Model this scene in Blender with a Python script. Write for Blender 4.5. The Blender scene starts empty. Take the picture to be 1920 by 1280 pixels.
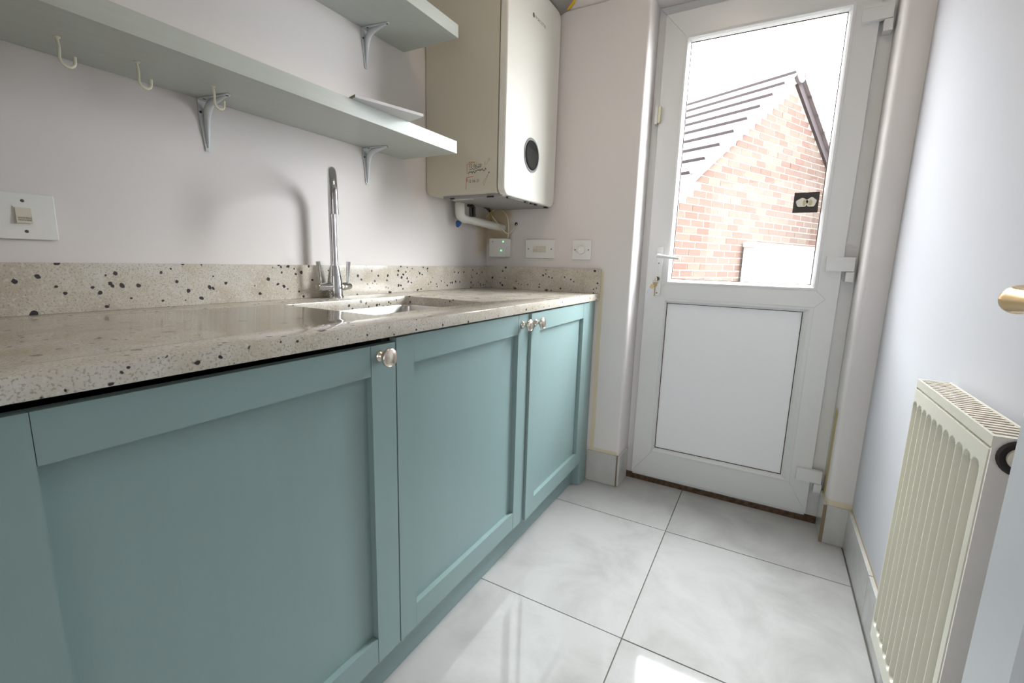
import bpy, bmesh, math, random
from mathutils import Vector, Matrix
random.seed(7)
R = math.radians
scene = bpy.context.scene
COL = scene.collection

# ------------------------------------------------------------------ camera
cam_d = bpy.data.cameras.new('camera'); cam = bpy.data.objects.new('camera', cam_d); COL.objects.link(cam)
cam_d.sensor_width = 36.0; cam_d.lens = 851.43 / 1920 * 36.0
cam_d.clip_start = 0.01; cam_d.clip_end = 200
FW = Vector((-0.48140898, 0.85936724, -0.17243358)); UP = Vector((-0.10849949, 0.13678951, 0.98464029)); RT = Vector((0.86975471, 0.49272363, 0.02738921))
cam.matrix_world = Matrix(((RT.x, UP.x, -FW.x, 1.26736), (RT.y, UP.y, -FW.y, -1.97235), (RT.z, UP.z, -FW.z, 1.01818), (0, 0, 0, 1)))
scene.camera = cam

# ------------------------------------------------------------------ light, sky, exposure
SKY = 77.0          # zenith of an overcast sky, about twice its horizon
FILL = 3.2
KITCHEN_FILL = 58.0
w = bpy.data.worlds.new('overcast_sky'); scene.world = w; w.use_nodes = True
wn = w.node_tree; bg = wn.nodes['Background']; bg.inputs[0].default_value = (0.95, 0.975, 1.0, 1)
_tc = wn.nodes.new('ShaderNodeTexCoord'); _sp = wn.nodes.new('ShaderNodeSeparateXYZ'); _mr = wn.nodes.new('ShaderNodeMapRange')
_mr.inputs[1].default_value = 0.0; _mr.inputs[2].default_value = 1.0; _mr.inputs[3].default_value = SKY / 2.7; _mr.inputs[4].default_value = SKY
wn.links.new(_tc.outputs['Generated'], _sp.inputs[0]); wn.links.new(_sp.outputs[2], _mr.inputs[0]); wn.links.new(_mr.outputs[0], bg.inputs[1])

def area(name, loc, size, energy, color, rot=(0, 0, 0), portal=False, size_y=None):
    l = bpy.data.lights.new(name, 'AREA'); l.energy = energy; l.color = color; l.size = size
    if size_y: l.shape = 'RECTANGLE'; l.size_y = size_y
    if portal: l.cycles.is_portal = True
    o = bpy.data.objects.new(name, l); COL.objects.link(o); o.location = loc; o.rotation_euler = rot
    return o
area('ceiling_lamp', (0.95, -0.95, 2.36), 0.28, FILL, (1.0, 0.78, 0.52))
area('adjoining_room_fill', (0.9, -5.15, 1.15), 4.0, KITCHEN_FILL, (1.0, 0.985, 0.97), (R(90), 0, 0), False, 2.1)  # unseen fill light added behind the camera, spread over the far wall
area('door_light_portal', (1.142, 0.235, 1.44), 0.56, 1.0, (1, 1, 1), (R(-90), 0, 0), True, 1.0)

vs = scene.view_settings
vs.view_transform = 'Standard'; vs.look = 'None'; vs.gamma = 1.0; vs.use_curve_mapping = False
vs.exposure = 0.0

# ------------------------------------------------------------------ materials
def srgb(r, g, b):
    f = lambda c: c / 12.92 if c <= 0.04045 else ((c + 0.055) / 1.055) ** 2.4
    return (f(r / 255), f(g / 255), f(b / 255), 1)

def mat(name, col, rough=0.5, metal=0.0, spec=0.5, var=0.0, vscale=8.0, bump=0.0, bscale=60.0, stretch=None, coat=0.0):
    m = bpy.data.materials.new(name); m.use_nodes = True
    nt = m.node_tree; b = nt.nodes['Principled BSDF']
    b.inputs['Base Color'].default_value = col; b.inputs['Roughness'].default_value = rough
    b.inputs['Metallic'].default_value = metal; b.inputs['Specular IOR Level'].default_value = spec
    if coat: b.inputs['Coat Weight'].default_value = coat; b.inputs['Coat Roughness'].default_value = 0.05
    if var or bump:
        tc = nt.nodes.new('ShaderNodeTexCoord'); mp = nt.nodes.new('ShaderNodeMapping')
        nt.links.new(tc.outputs['Object'], mp.inputs['Vector'])
        if stretch: mp.inputs['Scale'].default_value = stretch
        if var:
            n = nt.nodes.new('ShaderNodeTexNoise'); n.inputs['Scale'].default_value = vscale; n.inputs['Detail'].default_value = 5
            nt.links.new(mp.outputs[0], n.inputs['Vector'])
            r = nt.nodes.new('ShaderNodeValToRGB')
            r.color_ramp.elements[0].position = 0.3; r.color_ramp.elements[1].position = 0.7
            r.color_ramp.elements[0].color = tuple(c * (1 - var) for c in col[:3]) + (1,)
            r.color_ramp.elements[1].color = tuple(min(1, c * (1 + var)) for c in col[:3]) + (1,)
            nt.links.new(n.outputs['Fac'], r.inputs['Fac']); nt.links.new(r.outputs['Color'], b.inputs['Base Color'])
        if bump:
            n2 = nt.nodes.new('ShaderNodeTexNoise'); n2.inputs['Scale'].default_value = bscale; n2.inputs['Detail'].default_value = 4
            nt.links.new(mp.outputs[0], n2.inputs['Vector'])
            bp = nt.nodes.new('ShaderNodeBump'); bp.inputs['Strength'].default_value = bump; bp.inputs['Distance'].default_value = 0.002
            nt.links.new(n2.outputs['Fac'], bp.inputs['Height']); nt.links.new(bp.outputs[0], b.inputs['Normal'])
    return m

M = {}
CAB = (0.235, 0.335, 0.335, 1)
M['cab'] = mat('sage_cabinet_paint', CAB, 0.40, bump=0.045, bscale=26, stretch=(14, 14, 0.5), var=0.012, vscale=3)
M['cab_flat'] = mat('sage_rail_paint', CAB, 0.40, bump=0.03, bscale=26, stretch=(14, 0.5, 14), var=0.01, vscale=3)
M['carcass'] = mat('dark_carcass', (0.03, 0.03, 0.03, 1), 0.7)
M['nickel'] = mat('satin_nickel', (0.78, 0.70, 0.62, 1), 0.22, 1.0)
M['chrome'] = mat('chrome', (0.60, 0.60, 0.61, 1), 0.05, 1.0)
M['steel'] = mat('brushed_steel', (0.62, 0.60, 0.58, 1), 0.28, 1.0, bump=0.05, bscale=40, stretch=(1, 20, 1))
M['shelf'] = mat('pale_sage_shelf_paint', (0.50, 0.54, 0.51, 1), 0.40, bump=0.15, bscale=10, stretch=(20, 0.8, 20), var=0.03, vscale=4)
M['bracket'] = mat('white_bracket_enamel', (0.66, 0.69, 0.72, 1), 0.35)
M['hook'] = mat('cream_hook_coating', (0.80, 0.78, 0.64, 1), 0.4)
M['board'] = mat('white_board', (0.70, 0.70, 0.72, 1), 0.5)
M['board_edge'] = mat('dark_board_edge', (0.25, 0.21, 0.16, 1), 0.8)
M['boiler_side'] = mat('boiler_casing', (0.60, 0.57, 0.48, 1), 0.30, var=0.01)
M['boiler_front'] = mat('boiler_cover', (0.74, 0.73, 0.68, 1), 0.22)
M['boiler_under'] = mat('boiler_underside_grey', (0.30, 0.30, 0.31, 1), 0.5)
M['dial'] = mat('dial_dark_glass', (0.010, 0.010, 0.009, 1), 0.6, spec=0.1)
M['dial_grey'] = mat('dial_grey_display', (0.026, 0.026, 0.023, 1), 0.7, spec=0.1, var=0.2, vscale=120)
M['dial_ring'] = mat('dial_ring_grey', (0.24, 0.25, 0.255, 1), 0.3)
M['print_grey'] = mat('grey_print', (0.10, 0.09, 0.07, 1), 0.6)
M['ink'] = mat('black_ink', (0.03, 0.03, 0.025, 1), 0.7)
M['red_ink'] = mat('faded_red_ink', (0.55, 0.22, 0.17, 1), 0.7)
M['orange_ink'] = mat('faded_orange_ink', (0.50, 0.35, 0.17, 1), 0.7)
M['pencil'] = mat('pencil_grey', (0.30, 0.28, 0.23, 1), 0.7)
M['plastic'] = mat('white_switch_plastic', (0.78, 0.78, 0.765, 1), 0.3)
M['plastic_warm'] = mat('cream_rocker_plastic', (0.66, 0.62, 0.52, 1), 0.3)
M['screw'] = mat('dark_screw', (0.10, 0.09, 0.08, 1), 0.4, 0.8)
M['pipe'] = mat('white_waste_pipe', (0.72, 0.72, 0.67, 1), 0.35)
M['hose'] = mat('black_hose', (0.02, 0.016, 0.014, 1), 0.5)
M['blue'] = mat('blue_valve', (0.02, 0.09, 0.30, 1), 0.35)
M['brassy'] = mat('dull_brass_fitting', (0.35, 0.26, 0.10, 1), 0.4, 0.6)
M['cable'] = mat('cream_cable', (0.68, 0.62, 0.47, 1), 0.45)
M['flue'] = mat('grey_flue', (0.30, 0.29, 0.27, 1), 0.5)
M['foam'] = mat('yellow_foam', (0.75, 0.50, 0.03, 1), 0.8)
M['upvc'] = mat('white_upvc', (0.72, 0.725, 0.725, 1), 0.28)
M['upvc_panel'] = mat('white_upvc_panel', (0.86, 0.86, 0.885, 1), 0.33)
M['gasket'] = mat('brown_gasket', (0.07, 0.04, 0.025, 1), 0.7)
M['threshold'] = mat('dirty_brown_threshold', (0.075, 0.042, 0.022, 1), 0.85, var=0.5, vscale=60)
M['key'] = mat('key_metal', (0.45, 0.36, 0.24, 1), 0.35, 1.0)
M['tag'] = mat('pale_blue_tag', (0.62, 0.66, 0.75, 1), 0.4)
M['tag_orange'] = mat('amber_tag', (0.60, 0.45, 0.22, 1), 0.4)
M['rad'] = mat('cream_radiator_enamel', (0.66, 0.64, 0.55, 1), 0.30)
M['rad_side'] = mat('radiator_side_enamel', (0.80, 0.75, 0.70, 1), 0.35, var=0.03, vscale=20)
M['rad_dark'] = mat('radiator_inside', (0.12, 0.09, 0.06, 1), 0.8)
M['rad_worn'] = mat('worn_grille_edge', (0.64, 0.58, 0.50, 1), 0.5, var=0.2, vscale=30)
M['brass'] = mat('brass', (0.72, 0.50, 0.22, 1), 0.18, 1.0)
M['door_paint'] = mat('pale_door_paint', (0.66, 0.69, 0.73, 1), 0.35)
M['ceiling'] = mat('white_ceiling_paint', (0.78, 0.77, 0.74, 1), 0.9)
M['grout'] = mat('grey_grout', (0.16, 0.145, 0.125, 1), 0.9)
M['tile_edge'] = mat('brown_tile_edge', (0.22, 0.16, 0.10, 1), 0.6)
M['mortar'] = mat('pale_mortar', (0.26, 0.24, 0.20, 1), 0.95)
M['verge'] = mat('white_verge_mortar', (0.20, 0.195, 0.19, 1), 0.9)
M['roof'] = mat('grey_roof_tile', (0.085, 0.078, 0.080, 1), 0.8, var=0.08, vscale=6)
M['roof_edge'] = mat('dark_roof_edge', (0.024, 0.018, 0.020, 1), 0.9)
M['white_wall'] = mat('white_painted_wall', (0.40, 0.40, 0.40, 1), 0.8)
M['coping'] = mat('pale_coping', (0.26, 0.255, 0.25, 1), 0.8)
M['paving'] = mat('grey_paving', (0.16, 0.155, 0.15, 1), 0.9, var=0.12, vscale=5)
M['sticker'] = mat('black_sticker', (0.035, 0.028, 0.024, 1), 0.5)
M['sticker_white'] = mat('sticker_white_print', (0.82, 0.80, 0.70, 1), 0.5)
M['sticker_cream'] = mat('sticker_cream_print', (0.55, 0.47, 0.30, 1), 0.5)
M['kitchen'] = mat('adjoining_room_paint', (0.60, 0.58, 0.55, 1), 0.9)
BRK = [mat('brick_%s' % n, c, 0.95, var=0.12, vscale=12) for n, c in
       (('orange', (0.050, 0.024, 0.0165, 1)), ('pink', (0.050, 0.029, 0.0215, 1)), ('pale', (0.053, 0.034, 0.025, 1)), ('buff', (0.058, 0.042, 0.031, 1)))]

def led(name, col, s):
    m = bpy.data.materials.new(name); m.use_nodes = True; nt = m.node_tree
    nt.nodes.remove(nt.nodes['Principled BSDF']); e = nt.nodes.new('ShaderNodeEmission')
    e.inputs[0].default_value = col; e.inputs[1].default_value = s
    nt.links.new(e.outputs[0], nt.nodes['Material Output'].inputs[0]); return m
M['led'] = led('green_led', (0.15, 1.0, 0.25, 1), 2.6)

def glass():
    m = bpy.data.materials.new('clear_glazing'); m.use_nodes = True; nt = m.node_tree
    nt.nodes.remove(nt.nodes['Principled BSDF'])
    t = nt.nodes.new('ShaderNodeBsdfTransparent'); t.inputs[0].default_value = (0.96, 0.97, 0.965, 1)
    g = nt.nodes.new('ShaderNodeBsdfGlossy'); g.inputs['Roughness'].default_value = 0.0
    f = nt.nodes.new('ShaderNodeFresnel'); ge = nt.nodes.new('ShaderNodeNewGeometry')   # same index from both faces of the pane
    mr = nt.nodes.new('ShaderNodeMapRange'); mr.inputs[3].default_value = 1.45; mr.inputs[4].default_value = 1 / 1.45
    nt.links.new(ge.outputs['Backfacing'], mr.inputs[0]); nt.links.new(mr.outputs[0], f.inputs[0])
    x = nt.nodes.new('ShaderNodeMixShader')
    nt.links.new(f.outputs[0], x.inputs[0]); nt.links.new(t.outputs[0], x.inputs[1]); nt.links.new(g.outputs[0], x.inputs[2])
    nt.links.new(x.outputs[0], nt.nodes['Material Output'].inputs[0]); return m
M['glass'] = glass()

def granite():
    m = mat('kashmir_granite', (0.6, 0.56, 0.48, 1), 0.10); nt = m.node_tree; b = nt.nodes['Principled BSDF']
    tc = nt.nodes.new('ShaderNodeTexCoord')
    def ramp(stops):
        r = nt.nodes.new('ShaderNodeValToRGB'); e = r.color_ramp.elements
        e[0].position, e[0].color = stops[0]; e[1].position, e[1].color = stops[-1]
        for p, c in stops[1:-1]:
            k = e.new(p); k.color = c
        return r
    def noise(scale, detail=4, dist=0.0):
        n = nt.nodes.new('ShaderNodeTexNoise'); n.inputs['Scale'].default_value = scale; n.inputs['Detail'].default_value = detail
        n.inputs['Distortion'].default_value = dist
        nt.links.new(tc.outputs['Object'], n.inputs['Vector']); return n
    def mix(a, bcol, fac):
        x = nt.nodes.new('ShaderNodeMix'); x.data_type = 'RGBA'
        nt.links.new(fac, x.inputs[0]); nt.links.new(a, x.inputs[6])
        if isinstance(bcol, tuple): x.inputs[7].default_value = bcol
        else: nt.links.new(bcol, x.inputs[7])
        return x.outputs[2]
    base = ramp([(0.30, (0.47, 0.42, 0.335, 1)), (0.5, (0.57, 0.525, 0.45, 1)), (0.72, (0.63, 0.61, 0.575, 1))])
    nt.links.new(noise(9, 5, 1.2).outputs['Fac'], base.inputs['Fac'])
    fine = ramp([(0.36, (1, 1, 1, 1)), (0.47, (0, 0, 0, 1))])
    nt.links.new(noise(300, 5).outputs['Fac'], fine.inputs['Fac'])
    c = mix(base.outputs['Color'], (0.38, 0.34, 0.285, 1), fine.outputs['Color'])
    light = ramp([(0.56, (0, 0, 0, 1)), (0.68, (1, 1, 1, 1))])
    nt.links.new(noise(170, 3).outputs['Fac'], light.inputs['Fac'])
    c = mix(c, (0.63, 0.60, 0.54, 1), light.outputs['Color'])
    for sc, r0, r1, den, colr in ((24, 0.10, 0.31, 0.62, (0.035, 0.012, 0.014, 1)), (64, 0.12, 0.37, 0.60, (0.045, 0.04, 0.045, 1))):
        wn = noise(55, 2); 
        add = nt.nodes.new('ShaderNodeMix'); add.data_type = 'VECTOR'; add.inputs[0].default_value = 0.010
        nt.links.new(tc.outputs['Object'], add.inputs[4]); nt.links.new(wn.outputs['Color'], add.inputs[5])
        v = nt.nodes.new('ShaderNodeTexVoronoi'); v.inputs['Scale'].default_value = sc
        nt.links.new(add.outputs[1], v.inputs['Vector'])
        sep = nt.nodes.new('ShaderNodeSeparateColor'); nt.links.new(v.outputs['Color'], sep.inputs[0])
        mr = nt.nodes.new('ShaderNodeMapRange'); mr.inputs[1].default_value = den; mr.inputs[2].default_value = 1.0
        mr.inputs[3].default_value = 0.0; mr.inputs[4].default_value = r1
        nt.links.new(sep.outputs[0], mr.inputs[0])
        lt = nt.nodes.new('ShaderNodeMath'); lt.operation = 'SUBTRACT'; nt.links.new(mr.outputs[0], lt.inputs[0]); nt.links.new(v.outputs['Distance'], lt.inputs[1])
        ml = nt.nodes.new('ShaderNodeMath'); ml.operation = 'MULTIPLY'; ml.use_clamp = True; ml.inputs[1].default_value = 18
        nt.links.new(lt.outputs[0], ml.inputs[0])
        c = mix(c, colr, ml.outputs[0])
    nt.links.new(c, b.inputs['Base Color'])
    return m
M['granite'] = granite()

def floor_tile(name, a, bcol, rough):
    m = mat(name, a, rough); nt = m.node_tree; b = nt.nodes['Principled BSDF']
    tc = nt.nodes.new('ShaderNodeTexCoord'); oi = nt.nodes.new('ShaderNodeObjectInfo')
    ad = nt.nodes.new('ShaderNodeVectorMath'); ad.operation = 'ADD'
    sc = nt.nodes.new('ShaderNodeVectorMath'); sc.operation = 'SCALE'; sc.inputs[3].default_value = 1.0
    cb = nt.nodes.new('ShaderNodeCombineXYZ')
    mu = nt.nodes.new('ShaderNodeMath'); mu.operation = 'MULTIPLY'; mu.inputs[1].default_value = 37.0
    nt.links.new(oi.outputs['Random'], mu.inputs[0]); nt.links.new(mu.outputs[0], cb.inputs[2])
    nt.links.new(tc.outputs['Object'], ad.inputs[0]); nt.links.new(cb.outputs[0], ad.inputs[1])
    n1 = nt.nodes.new('ShaderNodeTexNoise'); n1.inputs['Scale'].default_value = 4.2; n1.inputs['Detail'].default_value = 7; n1.inputs['Roughness'].default_value = 0.62; n1.inputs['Distortion'].default_value = 0.5
    nt.links.new(ad.outputs[0], n1.inputs['Vector'])
    r = nt.nodes.new('ShaderNodeValToRGB'); r.color_ramp.elements[0].position = 0.30; r.color_ramp.elements[1].position = 0.58
    r.color_ramp.elements[0].color = bcol; r.color_ramp.elements[1].color = a
    nt.links.new(n1.outputs['Fac'], r.inputs['Fac']); nt.links.new(r.outputs['Color'], b.inputs['Base Color'])
    return m
M['tile'] = floor_tile('polished_grey_porcelain', (0.46, 0.458, 0.452, 1), (0.365, 0.36, 0.35, 1), 0.06)
M['skirt'] = floor_tile('grey_porcelain_skirting', (0.56, 0.555, 0.54, 1), (0.45, 0.44, 0.43, 1), 0.10)

def wall_mat(name, col, stains=(), rough=0.8):
    # stains: axis-aligned patches of old yellowed paint (min corner, max corner, soft edge)
    m = mat(name, col, rough, bump=0.05, bscale=35); nt = m.node_tree; b = nt.nodes['Principled BSDF']
    geo = nt.nodes.new('ShaderNodeNewGeometry'); n = nt.nodes.new('ShaderNodeTexNoise'); n.inputs['Scale'].default_value = 1.7; n.inputs['Detail'].default_value = 4
    nt.links.new(geo.outputs['Position'], n.inputs['Vector'])
    r = nt.nodes.new('ShaderNodeValToRGB'); r.color_ramp.elements[0].position = 0.35; r.color_ramp.elements[1].position = 0.65
    r.color_ramp.elements[0].color = tuple(c * k for c, k in zip(col[:3], (0.955, 0.965, 0.98))) + (1,); r.color_ramp.elements[1].color = col
    nt.links.new(n.outputs['Fac'], r.inputs['Fac']); cur = r.outputs['Color']
    wob = nt.nodes.new('ShaderNodeTexNoise'); wob.inputs['Scale'].default_value = 22; wob.inputs['Detail'].default_value = 3
    nt.links.new(geo.outputs['Position'], wob.inputs['Vector'])
    sep = nt.nodes.new('ShaderNodeSeparateXYZ'); nt.links.new(geo.outputs['Position'], sep.inputs[0])
    for lo, hi, soft, colr in stains:
        fac = None
        for ax in range(3):
            if lo[ax] is None: continue
            c0 = (lo[ax] + hi[ax]) / 2; h = (hi[ax] - lo[ax]) / 2
            s = nt.nodes.new('ShaderNodeMath'); s.operation = 'SUBTRACT'; s.inputs[1].default_value = c0; nt.links.new(sep.outputs[ax], s.inputs[0])
            a = nt.nodes.new('ShaderNodeMath'); a.operation = 'ABSOLUTE'; nt.links.new(s.outputs[0], a.inputs[0])
            wv = nt.nodes.new('ShaderNodeMath'); wv.operation = 'MULTIPLY_ADD'; wv.inputs[1].default_value = soft * 1.6; nt.links.new(wob.outputs['Fac'], wv.inputs[0]); nt.links.new(a.outputs[0], wv.inputs[2])
            mr = nt.nodes.new('ShaderNodeMapRange'); mr.inputs[1].default_value = h + soft * 0.3; mr.inputs[2].default_value = h + soft * 1.3
            mr.inputs[3].default_value = 1; mr.inputs[4].default_value = 0; nt.links.new(wv.outputs[0], mr.inputs[0])
            if fac is None: fac = mr.outputs[0]
            else:
                mm = nt.nodes.new('ShaderNodeMath'); mm.operation = 'MULTIPLY'; nt.links.new(fac, mm.inputs[0]); nt.links.new(mr.outputs[0], mm.inputs[1]); fac = mm.outputs[0]
        x = nt.nodes.new('ShaderNodeMix'); x.data_type = 'RGBA'; nt.links.new(fac, x.inputs[0]); nt.links.new(cur, x.inputs[6]); x.inputs[7].default_value = colr
        cur = x.outputs[2]
    nt.links.new(cur, b.inputs['Base Color'])
    return m
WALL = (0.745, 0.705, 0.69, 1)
YEL = (0.68, 0.605, 0.455, 1)
TAN = (0.56, 0.47, 0.32, 1)
M['wall_left'] = wall_mat('left_wall_paint', WALL, [((None, -0.085, 1.06), (None, 0.01, 1.25), 0.045, (0.64, 0.55, 0.42, 1))])
M['wall_back'] = wall_mat('back_wall_paint', WALL, [
    ((-0.02, None, 1.115), (0.135, None, 1.30), 0.04, TAN),
    ((0.60, -0.05, 0.14), (0.622, 0.02, 0.99), 0.006, YEL),
    ((0.60, -0.05, 0.145), (0.735, 0.02, 0.165), 0.006, YEL),
    ((1.525, 0.06, 0.14), (1.56, 0.13, 0.50), 0.02, (0.52, 0.42, 0.22, 1)),
    ((1.54, -0.03, 0.145), (1.66, 0.05, 0.172), 0.006, YEL)])
M['wall_right'] = wall_mat('right_wall_dimmed_paint', (0.54, 0.54, 0.565, 1), [((None, -0.6, 0.14), (None, 0.05, 0.158), 0.006, (0.50, 0.40, 0.26, 1))], 1.0)  # same paint as the left wall, dimmed and tinted blue to imitate its light
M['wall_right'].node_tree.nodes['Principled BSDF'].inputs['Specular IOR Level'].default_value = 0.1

# ------------------------------------------------------------------ mesh helpers
ORG = {}
def place(o, parent, org):
    ORG[o.name] = Vector(org)
    if parent is not None:
        o.parent = parent; o.location = Vector(org) - ORG[parent.name]
    else: o.location = org
    COL.objects.link(o)

def obj(name, bm, m, parent=None, smooth=False, org=None, bevel=0.0, seg=2, angle=None):
    if bevel:
        es = [e for e in bm.edges if len(e.link_faces) == 2 and e.calc_face_angle(0) > R(35)]
        bmesh.ops.bevel(bm, geom=es, offset=bevel, segments=seg, affect='EDGES', profile=0.5, clamp_overlap=True)
    if org is None:
        if parent is not None: org = ORG[parent.name]
        else:
            xs = [v.co for v in bm.verts]
            org = Vector((sum(c.x for c in xs) / len(xs), sum(c.y for c in xs) / len(xs), min(c.z for c in xs)))
    org = Vector(org)
    for v in bm.verts: v.co -= org
    me = bpy.data.meshes.new(name); bm.to_mesh(me); bm.free()
    if isinstance(m, (list, tuple)):
        for k in m: me.materials.append(k)
    else: me.materials.append(m)
    if smooth or bevel:
        for p in me.polygons: p.use_smooth = True
        try: me.set_sharp_from_angle(angle=R(angle or 38))
        except Exception: pass
    o = bpy.data.objects.new(name, me); place(o, parent, org)
    if bevel:
        wnm = o.modifiers.new('weighted_normals', 'WEIGHTED_NORMAL'); wnm.keep_sharp = True
    return o

def thing(name, label, cat, loc, group=None):
    o = bpy.data.objects.new(name, None); o.empty_display_size = 0.05; place(o, None, loc)
    o['label'] = label; o['category'] = cat
    if group: o['group'] = group
    return o
def tag(o, label, cat, group=None):
    o['label'] = label; o['category'] = cat
    if group: o['group'] = group
    return o
def struct(o, label=None):
    o['kind'] = 'structure'
    if label: o['label'] = label
    return o
def sempty(name, loc):
    o = bpy.data.objects.new(name, None); place(o, None, loc); o['kind'] = 'structure'; return o

def BM(): return bmesh.new()
def box(bm, x0, x1, y0, y1, z0, z1, mi=0):
    v = [bm.verts.new(p) for p in ((x0, y0, z0), (x1, y0, z0), (x1, y1, z0), (x0, y1, z0), (x0, y0, z1), (x1, y0, z1), (x1, y1, z1), (x0, y1, z1))]
    for f in ((0, 3, 2, 1), (4, 5, 6, 7), (0, 1, 5, 4), (1, 2, 6, 5), (2, 3, 7, 6), (3, 0, 4, 7)):
        bm.faces.new([v[i] for i in f]).material_index = mi
    return bm
def B(*a): return box(BM(), *a)
def frame_of(d):
    d = d.normalized(); a = Vector((0, 0, 1)) if abs(d.z) < 0.9 else Vector((1, 0, 0))
    u = d.cross(a).normalized(); return u, u.cross(d).normalized() * -1 if False else d.cross(u).normalized()
def tube(bm, pts, r, n=10, caps=True, mi=0):
    pts = [Vector(p) for p in pts]; rr = r if isinstance(r, (list, tuple)) else [r] * len(pts)
    rings = []; u = None
    for i, p in enumerate(pts):
        d = (pts[min(i + 1, len(pts) - 1)] - pts[max(i - 1, 0)]).normalized()
        if u is None: u, _ = frame_of(d)
        u = (u - d * u.dot(d)).normalized(); v = d.cross(u)
        rings.append([bm.verts.new(p + (u * math.cos(2 * math.pi * k / n) + v * math.sin(2 * math.pi * k / n)) * rr[i]) for k in range(n)])
    for a, b in zip(rings, rings[1:]):
        for k in range(n): bm.faces.new((a[k], a[(k + 1) % n], b[(k + 1) % n], b[k])).material_index = mi
    if caps:
        bm.faces.new(rings[0][::-1]).material_index = mi; bm.faces.new(rings[-1]).material_index = mi
    return bm
def lathe(bm, prof, org, axis=(0, 0, 1), n=24, mi=0):
    # prof: list of (radius, height along axis)
    axis = Vector(axis).normalized(); u, v = frame_of(axis); org = Vector(org); rings = []
    for r, h in prof:
        c = org + axis * h
        if r < 1e-6: rings.append([bm.verts.new(c)])
        else: rings.append([bm.verts.new(c + (u * math.cos(2 * math.pi * k / n) + v * math.sin(2 * math.pi * k / n)) * r) for k in range(n)])
    for a, b in zip(rings, rings[1:]):
        for k in range(n):
            k2 = (k + 1) % n
            if len(a) == 1 and len(b) == 1: continue
            if len(a) == 1: f = (a[0], b[k2], b[k])
            elif len(b) == 1: f = (a[k], a[k2], b[0])
            else: f = (a[k], a[k2], b[k2], b[k])
            bm.faces.new(f).material_index = mi
    if len(rings[0]) > 1: bm.faces.new(rings[0][::-1])
    if len(rings[-1]) > 1: bm.faces.new(rings[-1])
    bmesh.ops.recalc_face_normals(bm, faces=bm.faces[:])
    return bm
def prism(bm, poly, f, d0, d1, mi=0):
    # poly in 2D, f(a, b, d) -> xyz
    lo = [bm.verts.new(f(a, b, d0)) for a, b in poly]; hi = [bm.verts.new(f(a, b, d1)) for a, b in poly]
    n = len(poly)
    fs = [bm.faces.new(lo[::-1]), bm.faces.new(hi)]
    for k in range(n): fs.append(bm.faces.new((lo[k], lo[(k + 1) % n], hi[(k + 1) % n], hi[k])))
    for q in fs: q.material_index = mi
    bmesh.ops.recalc_face_normals(bm, faces=bm.faces[:])
    return bm
XZ = lambda a, b, d: (a, d, b)
YZ = lambda a, b, d: (d, a, b)
XY = lambda a, b, d: (a, b, d)
def rrect(a0, a1, b0, b1, r, n=6):
    # r: one radius or four (a0b0, a1b0, a1b1, a0b1)
    rs = r if isinstance(r, (tuple, list)) else (r,) * 4
    out = []
    for (ca, cb, t0), rad in zip(((a0, b0, 180), (a1, b0, 270), (a1, b1, 0), (a0, b1, 90)), rs):
        sx = 1 if ca == a0 else -1; sy = 1 if cb == b0 else -1
        if rad <= 0: out.append((ca, cb)); continue
        for k in range(n + 1):
            t = R(t0 + 90 * k / n); out.append((ca + sx * rad + rad * math.cos(t), cb + sy * rad + rad * math.sin(t)))
    return out
def arc(c, u, v, r, t0, t1, n):
    c, u, v = Vector(c), Vector(u), Vector(v)
    return [c + (u * math.cos(R(t0 + (t1 - t0) * k / n)) + v * math.sin(R(t0 + (t1 - t0) * k / n))) * r for k in range(n + 1)]
def copy_tree(o, parent=None, loc=None):
    c = o.copy(); COL.objects.link(c); c.parent = parent
    if loc is not None: c.location = loc
    for ch in list(o.children): copy_tree(ch, c)
    return c
def text_bm(s, size, f):
    cu = bpy.data.curves.new('txt', 'FONT'); cu.body = s; cu.size = size; cu.align_x = 'CENTER'; cu.align_y = 'CENTER'; cu.resolution_u = 2
    t = bpy.data.objects.new('txt', cu); COL.objects.link(t)
    dg = bpy.context.evaluated_depsgraph_get(); me = bpy.data.meshes.new_from_object(t.evaluated_get(dg))
    bm = BM(); bm.from_mesh(me); bpy.data.objects.remove(t); bpy.data.curves.remove(cu); bpy.data.meshes.remove(me)
    for v in bm.verts: v.co = Vector(f(v.co.x, v.co.y))
    return bm

# ------------------------------------------------------------------ room shell
W = 1.618; CEIL = 2.42; YN = -2.26
DX0, DX1, DTOP, REC, OUT = 0.743, 1.541, 2.075, 0.132, 0.222
bm = B(0 - 0.1, 3.0, -5.2, 0.05, CEIL, CEIL + 0.1); struct(obj('ceiling', bm, M['ceiling']))
struct(obj('wall_left', B(-0.12, 0, YN - 0.1, 0.0, -0.02, CEIL), M['wall_left']))
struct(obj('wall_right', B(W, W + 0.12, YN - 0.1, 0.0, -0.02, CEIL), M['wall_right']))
bm = BM()
r_ = 0.013
IN = 0.199
prism(bm, [(-0.12, IN), (-0.12, 0.0)] + [(DX0 - r_ + r_ * math.sin(R(t)), r_ - r_ * math.cos(R(t))) for t in range(0, 91, 15)] + [(DX0, IN)], XY, -0.3, DTOP)
r_ = 0.018
prism(bm, [(W + 0.12, IN), (DX1, IN)] + [(DX1 + r_ - r_ * math.cos(R(t)), r_ - r_ * math.sin(R(t))) for t in range(0, 91, 15)] + [(W + 0.12, 0.0)], XY, -0.3, DTOP)
prism(bm, [(0.0, CEIL + 0.1), (0.0, DTOP + 0.012), (0.012, DTOP), (IN, DTOP), (IN, CEIL + 0.1)], lambda a, b, d: (d, a, b), -0.12, W + 0.12)
struct(obj('wall_back', bm, M['wall_back'], smooth=True, angle=50))
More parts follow.
